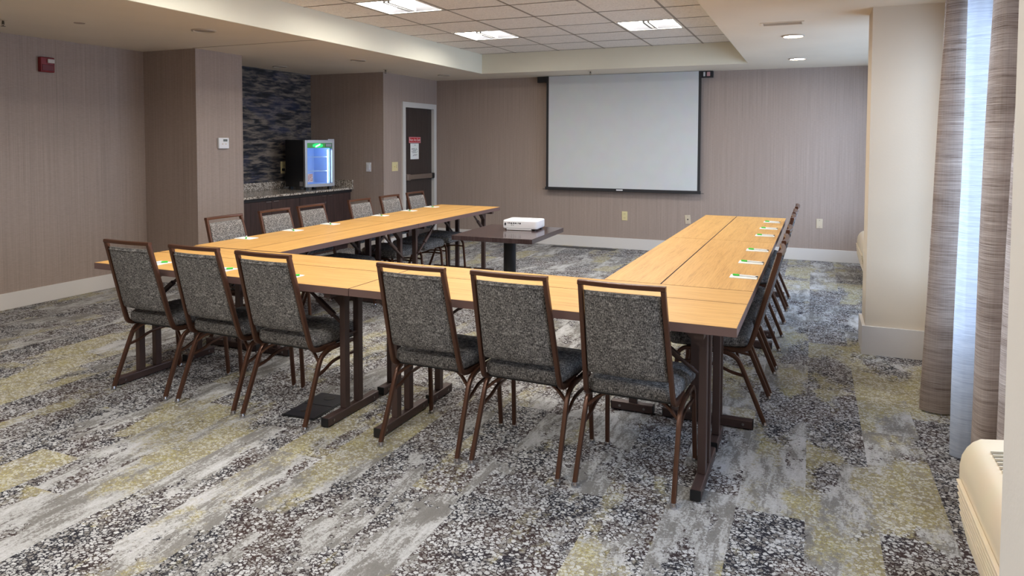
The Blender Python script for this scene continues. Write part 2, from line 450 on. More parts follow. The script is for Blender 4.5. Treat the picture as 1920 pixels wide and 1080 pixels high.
# window wall
def win_wall():
    bm = bmesh.new()
    segs = [(1.70, 2.05, 0, ZC), (5.35, 6.15, 0, ZC), (9.35, YB, 0, ZC),
            (2.05, 5.35, 0, .56), (2.05, 5.35, 2.25, ZC), (6.15, 9.35, 0, .56), (6.15, 9.35, 2.25, ZC)]
    for y0, y1, z0, z1 in segs: box(bm, XR, XR+WT, y0, y1, z0, z1)
    return bm
struct('wall_right', win_wall(), CREAM, 'cream window wall behind the curtains')
struct('wall_right_column', BX(.362, XR, 5.55, 5.91, 0, ZC), CREAM, 'cream painted column beside the drapes')
struct('wall_right_near', BX(.363, XR+WT, YF, 1.68, 0, ZC), NEARW, 'cream wall at the right edge beside the air conditioner')
struct('wall_rear', BX(XL-WT, XR+WT, YF-WT, YF, 0, ZC), WALL, 'taupe wall behind the viewpoint')
struct('baseboard_rear_side', BX(XL, .363, YF, YF+.014, 0, .15), TRIM, 'white baseboard of the wall behind the viewpoint')
for i, (y0, y1) in enumerate(((2.05, 5.35), (6.15, 9.35))):
    w = struct('window_%d' % (i+1), ring(0, 1, 0, 1, 0, 1, .1), TRIM, 'window behind the sheer curtain' if i == 0 else 'window beyond the cream column')
    me = w.data; bm = bmesh.new()
    t = .05
    for a in ((y0, y0+t, .56, 2.25), (y1-t, y1, .56, 2.25), (y0+t, y1-t, .56, .56+t), (y0+t, y1-t, 2.25-t, 2.25), ((y0+y1)/2-t/2, (y0+y1)/2+t/2, .56+t, 2.25-t)):
        box(bm, XR+.04, XR+.10, *a)
    bm.to_mesh(me); bm.free()
    pn = bmesh.new(); box(pn, XR+.065, XR+.071, y0+t, (y0+y1)/2-t/2, .56+t, 2.25-t); obj('pane', pn, GLASS, w)
    pn = bmesh.new(); box(pn, XR+.065, XR+.071, (y0+y1)/2+t/2, y1-t, .56+t, 2.25-t); obj('pane', pn, GLASS, w)
# ground outside the windows
struct('ground_outside', BX(XR+WT, 12, -6, 16, -.10, -.04), plain('outside_pavement', srgb(150, 150, 146), .9), 'pavement outside the windows')

# ceiling with raised tray
TX0, TX1, TY0, TY1 = -4.21, -.72, -2.2, 8.93
bm = bmesh.new()
ZU = 2.95
box(bm, XL-WT, TX0, YF-WT, YB+WT, ZC, ZU); box(bm, TX1, XR+WT, YF-WT, YB+WT, ZC, ZU)
box(bm, XN-WT-.02, XL-WT, 5.3, 8.5, ZC, ZU)
box(bm, TX0, TX1, TY1, YB+WT, ZC, ZU); box(bm, TX0, TX1, YF-WT, TY0, ZC, ZU); box(bm, TX0, TX1, TY0, TY1, ZT+.20, ZU)
ceil = struct('ceiling', bm, CEIL, 'beige plaster ceiling around the tile tray')
# tray sides (lighter paint) as thin facings
t = .006
def tray_side(nm, lab, *a): struct(nm, BX(*a), TRAY, lab)
tray_side('trim_1', 'cream left side of the ceiling tray', TX0, TX0+t, TY0, TY1, ZC+.001, ZT+.19)
tray_side('trim_2', 'cream right side of the ceiling tray', TX1-t, TX1, TY0, TY1, ZC+.001, ZT+.19)
tray_side('trim_3', 'cream far side of the ceiling tray', TX0+t, TX1-t, TY1-t, TY1, ZC+.001, ZT+.19)
tray_side('trim_4', 'cream near side of the ceiling tray', TX0+t, TX1-t, TY0, TY0+t, ZC+.001, ZT+.19)
# control joint in the plaster
struct('trim_5', BX(XCOL, TX0, 5.385, 5.393, ZC-.0015, ZC), plain('joint_line', srgb(120, 98, 70), .8), 'thin joint line across the left ceiling', None)
# tiles and grid
S = .6135; gx0, gy0 = -3.70, 5.80
xs = [TX0+t] + [gx0+S*k for k in range(0, 6) if TX0 < gx0+S*k < TX1-.01] + [TX1-t]
ylines = [gy0+S*k for k in range(-13, 6) if TY0+.02 < gy0+S*k < TY1-.02]
ys = [TY0+t]+ylines+[TY1-t]
light_cells = []
for (i, ycell) in ((0, 7.03), (0, 5.19), (0, 3.35), (0, 1.51), (0, -.33), (3, 7.03), (3, 5.19), (3, 3.35), (3, 1.51), (3, -.33)):
    light_cells.append((gx0+S*i, ycell))
def is_light(x, y): return any(abs(x-a) < .12 and abs(y-b_) < .12 for a, b_ in light_cells)
tile_cache = {}
for i in range(len(xs)-1):
    for j in range(len(ys)-1):
        x0, x1, y0, y1 = xs[i], xs[i+1], ys[j], ys[j+1]
        if is_light(x0, y0): continue
        w, h = round(x1-x0, 3), round(y1-y0, 3)
        if (w, h) not in tile_cache:
            bm = bmesh.new(); e = .012
            if min(w, h) < .05: e = .004
            box(bm, -w/2+e, w/2-e, -h/2+e, h/2-e, -.006, .012)
            box(bm, -w/2+.001, w/2-.001, -h/2+.001, h/2-.001, .0, .0125)
            tobj = obj('ceiling_tile', bm, TILE, ceil); tile_cache[(w, h)] = tobj
        else:
            tobj = tile_cache[(w, h)].copy(); COL.objects.link(tobj)
        tobj.location = ((x0+x1)/2, (y0+y1)/2, ZT+.004+random.uniform(-.001, .001))
for x in xs[1:-1]:
    obj('grid_bar', BX(-.011, .011, TY0+.01, TY1-.01, ZT-.003, ZT-.0005), GRID, ceil).location = (x, 0, 0)
gm = None
for y in ys[1:-1]:
    if gm is None: gm = obj('grid_bar', BX(TX0+.01, TX1-.01, -.0055, .0055, ZT-.0045, ZT-.003), plain('grid_cross_dark', srgb(104, 92, 82), .6), ceil); q = gm
    else: q = gm.copy(); COL.objects.link(q)
    q.location = (0, y, 0)

# lay-in lights
def make_troffer():
    w = S/2-.014
    t = thing('ceiling_light', 'x', 'ceiling light', (0, 0, ZT))
    fr = bmesh.new()
    for a in ((-w, w, -w, -w+.02), (-w, w, w-.02, w), (-w, -w+.02, -w+.02, w-.02), (w-.02, w, -w+.02, w-.02)): box(fr, *a, -.004, .02)
    obj('frame', fr, TFRAME, t)
    # coffer housing (shallow pyramid of diffusing panels)
    v = w-.02; zi, zd = .0, .085
    d = bmesh.new()
    P = lambda x, y, z: d.verts.new((x, y, z))   # adds to the current bmesh d
    a0, a1, a2, a3 = P(-v, -v, 0), P(v, -v, 0), P(v, v, 0), P(-v, v, 0)
    b0, b1, b2, b3 = P(-.05, -v+.10, zd), P(.05, -v+.10, zd), P(.05, v-.10, zd), P(-.05, v-.10, zd)
    for q in ((a1, a2, b2, b1), (a3, a0, b0, b3), (b0, b1, b2, b3)): d.faces.new(q)
    obj('diffuser', d, DIFF, t)
    RM = plain('end_panel_shade', srgb(120, 120, 124), .5)  # diffuser end panels: their shading is put in as an even grey
    d = bmesh.new()
    a0, a1, a2, a3 = P(-v, -v, 0), P(v, -v, 0), P(v, v, 0), P(-v, v, 0)
    b0, b1, b2, b3 = P(-.05, -v+.10, zd), P(.05, -v+.10, zd), P(.05, v-.10, zd), P(-.05, v-.10, zd)
    d.faces.new((a0, a1, b1, b0)); bmesh.ops.delete(d, geom=[a2, a3, b2, b3], context='VERTS')
    obj('shaded_end_panel', d, RM, t)
    d = bmesh.new()
    a2, a3, b2, b3 = P(v, v, 0), P(-v, v, 0), P(.05, v-.10, zd), P(-.05, v-.10, zd)
    d.faces.new((a2, a3, b3, b2)); obj('shaded_end_panel', d, RM, t)
    bk = bmesh.new()
    box(bk, -.034, -.014, -v+.05, v-.05, -.010, .02); box(bk, .014, .034, -v+.05, v-.05, -.010, .02)
    box(bk, -.018, .018, -v+.045, -v+.05, .004, .02); box(bk, -.018, .018, v-.05, v-.045, .004, .02)
    obj('lamp_basket', bk, BASK, t)
    hs = bmesh.new(); box(hs, -w, w, -w, w, zd+.004, zd+.012); obj('housing', hs, TFRAME, t)
    return t
tro = make_troffer()
labs = ['glowing square ceiling light farthest left, nearest the screen', 'glowing square ceiling light cut by the top of the picture', None, None, None,
        'glowing square ceiling light on the right, above the screen']
for i, (x, y) in enumerate(light_cells):
    lab = labs[i] if i < len(labs) and labs[i] else 'square ceiling light out of the picture, %s column, %s from the screen' % ('left' if i < 5 else 'right', ['nearest', 'second', 'third', 'fourth', 'fifth'][i % 5])
    loc = (x+S/2, y+S/2, ZT)
    if i == 0: tro.location = loc; tro['label'] = lab; tro['group'] = 'square lay-in ceiling lights'
    else: dup(tro, loc, 0, lab, 'square lay-in ceiling lights')

# baseboards
BH, BT = .145, .016
def bb(nm, lab, x0, x1, y0, y1, h=BH): struct(nm, BX(x0, x1, y0, y1, 0, h, bevel=.003), TRIM, lab)
bb('baseboard_left', 'white baseboard under the left wall', XL, XL+BT, YF+.02, 5.40)
bb('baseboard_left_column', 'white baseboard on the front of the thermostat column', XL+BT, XCOL+BT, 5.42-BT, 5.42)
bb('baseboard_left_column_side', 'white baseboard on the side of the thermostat column', XCOL, XCOL+BT, 5.42, 6.06)
bb('baseboard_niche_side', 'white baseboard beside the cabinets', -5.80, XD+BT, 8.21-BT, 8.21)
bb('baseboard_door', 'white baseboard beside the door', XD, XD+BT, 8.21, DY0-.08)
bb('baseboard_back', 'white baseboard along the back wall', XD+BT, XR, YB-BT, YB, .15)
bb('baseboard_right', 'white baseboard under the far window', XR-BT, XR, 5.93, YB-BT-.002, .15)
bm = bmesh.new(); h = .20
box(bm, .342, .362, 5.53, 5.93, 0, h); box(bm, .362, XR-.001, 5.53, 5.55, 0, h); box(bm, .362, XR-BT-.002, 5.91, 5.93, 0, h)
struct('baseboard_right_column', bm, TRIM, 'tall cream baseboard wrapped around the cream column')
bb('baseboard_right_near', 'cream baseboard of the near right wall', .347, .363, YF+.02, 1.68, .2)

# door ---------------------------------------------------------------
bm = bmesh.new()
fw_ = .062; x1 = XD+.022
box(bm, XD-.11, x1, DY0-.045, DY0+.03, 0, DZ+.045); box(bm, XD-.11, x1, DY1-.03, DY1+.045, 0, DZ+.045)
box(bm, XD-.11, x1, DY0+.03, DY1-.03, DZ-.03, DZ+.045)
box(bm, XD-.08, XD-.062, DY0+.03, DY0+.05, 0, DZ-.03); box(bm, XD-.08, XD-.062, DY1-.05, DY1-.03, 0, DZ-.03); box(bm, XD-.08, XD-.062, DY0+.05, DY1-.05, DZ-.05, DZ-.03)
door = struct('door_1', bm, FRAMEW, 'dark exit door in a light grey metal frame')
obj('door_leaf', BX(XD-.062, XD-.022, DY0+.034, DY1-.034, .006, DZ-.034), DOORM, door, label='dark brown door leaf')
bm = bmesh.new()
box(bm, XD-.020, XD+.03, DY0+.06, DY1-.05, .935, 1.005, bevel=.008)
box(bm, XD-.020, XD+.045, DY0+.045, DY0+.13, .925, 1.015, bevel=.008)
pb = obj('panic_bar', bm, PANICM, door, label='metal push bar')
obj('end_cap', BX(XD-.020, XD+.042, DY1-.10, DY1-.045, .93, 1.01, bevel=.006), BLACKP, pb)
obj('kick_strike', BX(XD-.021, XD-.017, DY0+.10, DY0+.16, .64, .69), PANICM, door)
def text_bm(body, size, M):
    cu = bpy.data.curves.new('t', 'FONT'); cu.body = body; cu.size = size; cu.align_x = 'CENTER'; cu.align_y = 'CENTER'; cu.extrude = .0004; cu.resolution_u = 2
    o = bpy.data.objects.new('t', cu); COL.objects.link(o)
    bpy.context.view_layer.update()
    me = bpy.data.meshes.new_from_object(o.evaluated_get(bpy.context.evaluated_depsgraph_get()))
    bm = bmesh.new(); bm.from_mesh(me); bmesh.ops.transform(bm, matrix=M, verts=bm.verts)
    bpy.data.objects.remove(o); bpy.data.curves.remove(cu); bpy.data.meshes.remove(me)
    return bm
def onX(x, y, z):     # text frame lying on a wall facing +x: reads along +y?
    return Matrix(((0, 0, 1, x), (1, 0, 0, y), (0, 1, 0, z), (0, 0, 0, 1)))
sx_ = XD-.0195
s = thing('door_sign', 'small red sign reading Not An Exit on the dark door', 'sign', (sx_, 9.065, 1.505))
obj('plate', BX(0, .003, -.165, .165, -.045, .045), SIGNR, s)
obj('border', (lambda b_: (box(b_, .003, .0038, -.16, .16, .037, .041), box(b_, .003, .0038, -.16, .16, -.041, -.037), box(b_, .003, .0038, -.16, -.156, -.037, .037), box(b_, .003, .0038, .156, .16, -.037, .037), b_)[-1])(bmesh.new()), WHITEP, s, label='white border line')
obj('lettering', text_bm('Not An Exit', .062, onX(.0035, 0, 0)), WHITEP, s, label='white lettering')
s = thing('door_notice', 'white paper notice taped under the red sign on the door', 'notice', (sx_, 9.06, 1.34))
obj('sheet', BX(0, .001, -.118, .118, -.115, .115), PAPER, s)
bm = bmesh.new()
for z, w in ((.09, .035), (.04, .085), (.025, .085), (.01, .05), (-.005, .085), (-.02, .06), (-.05, .08), (-.062, .05)):
    n_ = int(w/.012)
    for k in range(n_):
        if random.random() < .8: box(bm, .001, .0014, -w+2*w*k/n_, -w+2*w*(k+.7)/n_, z-.0035, z+.0035)
obj('printing', bm, INKS, s, label='lines of dark print')

# wall plates ---------------------------------------------------------
def plate(name, lab, cat, loc, axis, m, kind, w=.072, h=.118):
    """axis: 'X' = on a wall facing +x, 'Y' = on a wall facing -y"""
    rz = {'Y': 0, 'X': PI/2}[axis]
    s = thing(name, lab, cat, loc, rz)
    obj('plate', BX(-w/2, w/2, -.006, 0, -h/2, h/2, bevel=.002), m, s)
    if kind == 'duplex':
        bm = bmesh.new()
        for z in (.028, -.028): box(bm, -.017, .017, -.0085, -.006, z-.019, z+.019, bevel=.001)
        obj('socket', bm, m, s)
        bm = bmesh.new()
        for z in (.028, -.028):
            box(bm, -.009, -.006, -.0092, -.0085, z-.006, z+.008); box(bm, .006, .009, -.0092, -.0085, z-.006, z+.008)
        obj('slot', bm, BLACKP, s)
    elif kind == 'rocker':
        obj('rocker', BX(-.018, .018, -.011, -.006, -.035, .035, bevel=.002), m, s)
    elif kind == 'double':
        for x in (-.02, .02): obj('toggle', BX(x-.006, x+.006, -.017, -.006, -.012, .012, bevel=.001), m, s)
        obj('dimmer', BX(.028, .04, -.014, -.006, -.02, .025, bevel=.001), BEIGEP, s)
    elif kind == 'jack':
        obj('jack', BX(-.008, .008, -.009, -.006, -.008, .008), BLACKP, s)
        bm = bmesh.new(); cyl(bm, (0, -.0065, .045), .004, .002, 10, 'Y'); cyl(bm, (0, -.0065, -.045), .004, .002, 10, 'Y'); obj('screw', bm, BOLT, s)
    elif kind == 'blank':
        bm = bmesh.new(); cyl(bm, (0, -.0065, .04), .004, .002, 10, 'Y'); cyl(bm, (0, -.0065, -.04), .004, .002, 10, 'Y'); obj('screw', bm, BOLT, s)
    return s
plate('wall_outlet', 'ivory power outlet on the back wall below the screen', 'outlet', (-2.38, YB, .46), 'Y', IVORY, 'duplex', .078, .125)
plate('cable_jack_plate', 'beige cable jack plate low on the back wall above the table corner', 'wall plate', (-1.52, YB, .45), 'Y', BEIGEP, 'jack').rotation_euler = (0, math.radians(-5), 0)
plate('blank_wall_plate', 'beige blank plate low on the back wall right of the table', 'wall plate', (.095, YB, .47), 'Y', BEIGEP, 'blank')
plate('light_switch', 'white rocker switch on the niche side wall', 'switch', (-5.575, 8.21, 1.133), 'Y', WHITEP, 'rocker', .08, .125)
plate('switch_panel', 'ivory switch plate with two toggles beside the door', 'switch', (XD, 8.49, 1.135), 'X', IVORY, 'double', .15, .125)
po = plate('wall_outlet', 'ivory outlet on the streaked niche wall beside the fridge', 'outlet', (XN, 7.63, 1.13), 'X', IVORY, 'duplex', .12, .16)
# thermostat
s = thing('thermostat', 'white thermostat with a small grey display on the taupe column', 'thermostat', (XCOL, 5.76, 1.46), PI/2)
obj('housing', BX(-.07, .07, -.028, 0, -.057, .057, bevel=.006), WHITEP, s)
obj('display', BX(-.012, .045, -.0295, -.028, .018, .042), plain('lcd_grey', srgb(110, 116, 112), .3), s)
bm = bmesh.new(); box(bm, -.03, -.012, -.031, -.028, -.012, -.004); box(bm, .015, .033, -.031, -.028, -.012, -.004); obj('button', bm, BEIGEP, s)
# fire alarm
s = thing('fire_alarm', 'red fire alarm with white strobe lens on the left wall', 'fire alarm', (XL, 4.37, 2.175), PI/2)
obj('housing', BX(-.065, .065, -.045, 0, -.068, .068, bevel=.008), RED, s)
obj('strobe_lens', BX(-.008, .055, -.062, -.045, .015, .052, bevel=.005), plain('clear_lens', srgb(205, 200, 198), .12), s)
obj('sounder_face', BX(-.055, .055, -.05, -.0445, -.055, .0, bevel=.003), plain('red_dark', srgb(104, 10, 18), .4), s)

# ceiling fittings ----------------------------------------------------
def downlight(name, lab, x, y, r, lit):
    s = thing(name, lab, 'downlight', (x, y, ZC), 0, 'lit round downlights by the windows' if lit else 'unlit round downlights in the left ceiling')
    bm = bmesh.new(); lathe(bm, [(r, -.0005), (r, -.006), (r*.86, -.010), (r*.80, -.004), (r*.80, -.0005)], 36)
    obj('trim_ring', bm, CANRING, s, smooth=True)
    bm = bmesh.new(); lathe(bm, [(r*.79, -.001), (r*.79, -.003), (r*.3, -.006)], 30)
    obj('lens', bm, CANM if lit else CANOFF, s, smooth=True)
downlight('downlight', 'lit downlight nearer the air vent on the right ceiling', -.178, 6.765, .095, True)
downlight('downlight', 'lit downlight farther away, closest to the back wall', -.178, 8.62, .095, True)
for yy_, nm_ in ((4.72, 'first'), (2.9, 'second'), (1.05, 'third'), (-.8, 'fourth')):
    downlight('downlight', 'lit downlight in the right ceiling beyond the top of the picture, %s before the vent' % nm_, -.178, yy_, .095, True)
downlight('downlight', 'unlit downlight in the left ceiling nearest the red alarm', -4.75, 4.575, .10, False)
downlight('downlight', 'unlit downlight above the streaked niche', -6.15, 7.13, .09, False)
downlight('downlight', 'unlit downlight between the tray and the niche', -4.83, 6.92, .09, False)
downlight('downlight', 'unlit downlight in front of the door', -4.79, 8.92, .09, False)
s = thing('air_vent', 'pale flush air vent in the right ceiling before the downlights', 'vent', (-.24, 6.04, ZC))
obj('frame', ring(-.16, .16, -.08, .08, -.004, -.0003, .018), CEIL, s)
for k in range(6): obj('louver', BX(-.14, .14, -.058+k*.02, -.052+k*.02, -.0045, -.0005), CANRING, s)
def sprinkler(lab, x, y):
    s = thing('fire_sprinkler', lab, 'sprinkler', (x, y, ZC))
    bm = bmesh.new(); lathe(bm, [(.032, -.0003), (.032, -.004), (.014, -.007)], 20); obj('escutcheon', bm, BEIGEP, s)
    bm = bmesh.new(); cyl(bm, (0, 0, -.02), .006, .028, 10); tube(bm, [(-.012, 0, -.012), (-.014, 0, -.035), (0, 0, -.048)], .003, .003, Vector((0, 1, 0))); tube(bm, [(.012, 0, -.012), (.014, 0, -.035), (0, 0, -.048)], .003, .003, Vector((0, 1, 0)))
    obj('yoke', bm, plain('aged_brass', srgb(90, 80, 66), .4, .8), s)
    bm = bmesh.new(); cyl(bm, (0, 0, -.050), .016, .003, 16); obj('deflector', bm, plain('aged_brass_plate', srgb(100, 90, 76), .4, .8), s)
sprinkler('sprinkler head hanging from the ceiling in front of the screen', -2.71, 9.10)
sprinkler('sprinkler head on the ceiling before the niche side wall', -5.11, 7.92)
sprinkler('sprinkler head at the far left edge of the ceiling', -5.78, 3.58)
tag(obj('sprinkler_cover', CY((0, 0, -.002), .04, .0035, 24), plain('cover_beige', srgb(176, 158, 144), .6), loc=(-5.37, 3.91, ZC)), 'small round flat cover disc on the left ceiling', 'cover')

# projection screen -----------------------------------------------------
s = thing('projection_screen', 'large white pull-down projection screen with black borders on the back wall', 'screen', (-2.43, 9.62, .80))
sw = 1.075
obj('housing', BX(-1.225, 1.215, .005, .075, 1.53, 1.613), SBLACK, s, label='black roller case against the ceiling')
obj('screen_surface', BX(-sw+.035, sw-.035, -.022, -.020, .042, 1.612), SCREEN, s, label='matte white surface')
for sgn in (-1, 1):
    obj('border', BX(min(sgn*sw, sgn*(sw-.035)), max(sgn*sw, sgn*(sw-.035)), -.022, -.020, .042, 1.612), SBLACK, s)
bb_ = obj('bottom_bar', BX(-sw-.01, sw+.01, -.033, -.010, 0, .042, bevel=.004), SBLACK, s)
obj('bar_label', BX(-.045, .045, -.0345, -.033, .016, .032), WHITEP, s, label='small white maker label')
obj('bar_tab', BX(-sw-.05, -sw-.01, -.026, -.018, .006, .012), SBLACK, s); obj('bar_tab', BX(sw+.01, sw+.05, -.026, -.018, .006, .012), SBLACK, s)
obj('warning_label', BX(1.14, 1.18, .003, .005, 1.545, 1.60), plain('pinkish_label', srgb(196, 150, 150), .6), s)
obj('data_label', BX(1.095, 1.118, .003, .005, 1.545, 1.60), plain('white_label', srgb(200, 200, 204), .6), s)

# cabinets and counter ---------------------------------------------------
CF = -5.86; CT = .85
ysm = [6.065, 6.625, 7.125, 7.655, 8.19]
s = thing('base_cabinet', 'dark brown base cabinet with four doors under the granite counter', 'cabinet', (0, 0, 0))
bm = bmesh.new(); box(bm, XN+.003, CF-.02, 6.065, 8.205, .09, .785); box(bm, XN+.003, CF-.07, 6.065, 8.205, .002, .09)
obj('body', bm, CAB, s)
obj('counter_substrate', BX(XN+.003, CF+.004, 6.065, 8.205, .786, CT-.027), plain('substrate_shadow', srgb(34, 32, 34), .5), s)  # dark band under the slab: substrate with the slab's shadow put into its colour
for i in range(4):
    d = obj('door', BX(CF-.019, CF, ysm[i]+.003, ysm[i+1]-.003, .10, .780, bevel=.0015), CAB, s)
    yy = ysm[i+1]-.10 if i % 2 == 0 else ysm[i]+.03
    obj('handle', BX(CF+.001, CF+.016, yy-.01, yy+.075, .768, .776, bevel=.001), CHROME, d, label='chrome edge pull')
    if i == 2: obj('lock', CY((CF+.004, ysm[3]-.03, .68), .011, .008, 16, 'X'), CHROME, d, label='round chrome lock')
s = thing('countertop', 'speckled granite countertop with low backsplash under the fridge', 'countertop', (0, 0, 0))
obj('slab', BX(XN+.003, CF+.04, 6.065, 8.205, CT-.026, CT, bevel=.003), GRANITE, s)
s = thing('granite_backsplash', 'low speckled granite splash strip against the niche walls', 'backsplash', (0, 0, 0))
obj('backsplash', BX(XN+.003, XN+.022, 6.065, 8.205, CT+.001, CT+.10), GRANITE, s)
obj('side_splash', BX(XN+.024, CF+.03, 8.185, 8.205, CT+.001, CT+.10), GRANITE, s)

# fridge ---------------------------------------------------------------
FW, FD, FH = .455, .45, .65
ang = math.atan2(.45, .14)        # direction of the front edge, from near to far corner
s = thing('display_fridge', 'small black glass-door drinks fridge glowing blue on the counter', 'fridge', (-5.995, 7.40, CT), ang)
# local: x along front (near->far), y toward the back (left), z up ; front face at y=0
z0 = .035
blk = plain('fridge_black', srgb(22, 20, 22), .35)
inn = plain('fridge_liner', srgb(196, 214, 244), .45)
bm = bmesh.new(); T = .035
box(bm, 0, T, .045, FD, z0, FH); box(bm, FW-T, FW, .045, FD, z0, FH); box(bm, T, FW-T, .045, FD, z0, z0+T); box(bm, T, FW-T, .045, FD, FH-T, FH); box(bm, T, FW-T, FD-T, FD, z0+T, FH-T)
obj('body', bm, blk, s)
bm = bmesh.new(); q = T+.001; e = .004
box(bm, q, q+e, .05, FD-T-.002, z0+q, FH-q); box(bm, FW-q-e, FW-q, .05, FD-T-.002, z0+q, FH-q); box(bm, q+e, FW-q-e, .05, FD-T-.002, z0+q, z0+q+e); box(bm, q+e, FW-q-e, .05, FD-T-.002, FH-q-e, FH-q); box(bm, q+e, FW-q-e, FD-T-.006, FD-T-.002, z0+q+e, FH-q-e)
obj('liner', bm, inn, s, label='pale blue inner liner')
for k, z in enumerate((.235, .42)):
    bm = bmesh.new(); box(bm, .045, FW-.045, .07, .075, z, z+.012); box(bm, .045, FW-.045, .30, .305, z, z+.006)
    for j in range(12): x = .05+j*(FW-.1)/11; box(bm, x-.0015, x+.0015, .075, .34, z, z+.004)
    obj('shelf', bm, plain('shelf_wire', srgb(210, 220, 240), .3), s)
obj('lamp_strip', BX(FW-.075, FW-.065, .052, .060, z0+.05, FH-.13), plain('fridge_led', (.75, .9, 1, 1), .5, 0, 6.0, (.55, .76, 1, 1)), s, label='vertical bright light strip')
obj('lamp', BX(.06, FW-.06, .10, .12, FH-.052, FH-.044), plain('fridge_led_top', (.6, .8, 1, 1), .5, 0, 12.0, (.42, .62, 1, 1)), s)
# door
dr = obj('door', ring(0, 1, 0, 1, 0, 1, .1), ALU, s, label='aluminium framed glass door')
bm = bmesh.new()
a = .036
box(bm, 0, a, 0, .04, z0+.004, FH-.002, bevel=.003); box(bm, FW-a, FW, 0, .04, z0+.004, FH-.002, bevel=.003)
box(bm, a, FW-a, 0, .04, z0+.004, z0+.042); box(bm, a, FW-a, 0, .04, FH-.040, FH-.002)
bm.to_mesh(dr.data); bm.free()
obj('glass', BX(a, FW-a, .012, .016, z0+.042, FH-.04), make_glass('fridge_glass', (.92, .96, 1, 1), .05), dr)
hd = obj('header', BX(a, FW-a, .008, .011, FH-.105, FH-.04), plain('banner_green', srgb(60, 132, 62), .4, 0, .25, srgb(60, 132, 62)), dr, label='green banner across the top of the glass')
bm = bmesh.new()
M = Matrix.Translation((FW*.47, .0075, FH-.072)) @ Matrix.Scale(1, 4)
def blob(bm, pts, y0, y1):
    lo = [bm.verts.new((p[0], y0, p[1])) for p in pts]; hi = [bm.verts.new((p[0], y1, p[1])) for p in pts]
    bm.faces.new(lo); bm.faces.new(hi[::-1])
    for i in range(len(pts)): bm.faces.new((lo[i], lo[(i+1) % len(pts)], hi[(i+1) % len(pts)], hi[i]))
cx_, cz_ = FW*.44, FH-.073
blob(bm, [(cx_+.085*math.cos(t_)*(1 if k % 2 else .92), cz_+.030*math.sin(t_)) for k, t_ in enumerate([2*PI*j/16 for j in range(16)])], .006, .008)
obj('bright_patch', bm, plain('bright_green', srgb(30, 205, 110), .4, 0, .5, srgb(30, 205, 110)), dr, label='bright green splash behind the logo')
bm = bmesh.new()
for k in range(7):
    px = cx_-.032+.0105*k; pz = cz_-.014+.0045*k
    blob(bm, [(px-.004, pz-.012), (px+.004, pz-.010), (px+.0055, pz+.013), (px-.003, pz+.011)], .0045, .006)
obj('logo', bm, plain('logo_white', srgb(240, 245, 244), .4, 0, .4, srgb(240, 245, 244)), dr, label='tilted white lettering blotch')
obj('badge', BX(FW-.135, FW-.04, .006, .008, FH-.092, FH-.046), plain('badge_navy', srgb(34, 40, 84), .4), dr, label='navy text box on the banner')
bm = bmesh.new()
for z in (FH-.056, FH-.068, FH-.082):
    for k in range(6): box(bm, FW-.13+.0145*k, FW-.13+.0145*k+.011, .005, .006, z-.0035, z+.0035)
obj('badge_text', bm, WHITEP, dr)
bm = bmesh.new(); box(bm, a+.008, a+.085, .009, .0115, z0+.07, z0+.175)
obj('sticker', bm, plain('pink_sticker', srgb(224, 206, 212), .6), dr, label='small pale notice stuck inside the glass')
bm = bmesh.new()
for r_, z in enumerate((.163, .145, .127, .109, .091)):
    for k in range(4):
        if (r_+k) % 5: box(bm, a+.014+.017*k, a+.026+.017*k, .0082, .009, z0+z-.004, z0+z+.004)
obj('sticker_text', bm, plain('sticker_red', srgb(140, 40, 60), .6), dr)
obj('hinge', BX(FW-.10, FW, .005, .05, FH+.0, FH+.012), ALU, s)
obj('foot', BX(.03, .07, .03, .07, 0, z0), BLACKP, s); obj('foot', BX(FW-.07, FW-.03, .03, .07, 0, z0), BLACKP, s)
obj('foot', BX(.03, .07, FD-.07, FD-.03, 0, z0), BLACKP, s); obj('foot', BX(FW-.07, FW-.03, FD-.07, FD-.03, 0, z0), BLACKP, s)
obj('rating_plate', BX(-.002, 0, .055, .125, z0+.015, z0+.075), plain('grey_plate', srgb(150, 146, 148), .5), s, label='small grey rating label on the black side')
# power cord from fridge to outlet
pts = [(-6.522, 7.60, 1.105), (-6.49, 7.60, 1.10), (-6.475, 7.585, 1.02), (-6.46, 7.56, .93), (-6.44, 7.50, .865), (-6.41, 7.40, .858), (-6.36, 7.37, .90), (-6.38, 7.42, .945), (-6.42, 7.47, .93), (-6.43, 7.5, .90)]
bm = bmesh.new(); tube(bm, fillet(pts, .05), .008, .008); 
s = thing('power_cord', 'black power cord looping from the niche outlet to the fridge', 'cord', (0, 0, 0))
obj('cable', bm, BLACKP, s, smooth=True); obj('plug', BX(-6.531, -6.50, 7.585, 7.615, 1.085, 1.12, bevel=.004), BLACKP, s)

# floor box --------------------------------------------------------------
s = thing('floor_box', 'black rectangular floor power box with two lids in the carpet', 'floor box', (-2.52, 3.20, 0), math.radians(3))
obj('frame', BX(-.105, .105, -.185, .185, .0005, .004), BLACKP, s)
obj('lid', BX(-.095, .095, -.175, -.004, .0045, .008, bevel=.001), plain('lid_black', srgb(40, 40, 46), .35), s)
obj('lid', BX(-.095, .095, .004, .175, .0045, .008, bevel=.001), plain('lid_black_b', srgb(48, 48, 54), .35), s)
obj('latch', CY((0, .11, .009), .032, .002, 20), BLACKP, s); obj('latch', BX(-.03, 0, -.12, -.10, .0085, .010), BOLT, s, label='bright worn metal latch')
tag(obj('floor_strip', BX(-3.38, -2.46, 9.47, 9.60, .0005, .006), plain('dark_strip', srgb(72, 70, 70), .8)), 'long low dark strip on the carpet below the screen', 'floor cover')  # thin dark strip laid flat on the carpet near the back wall

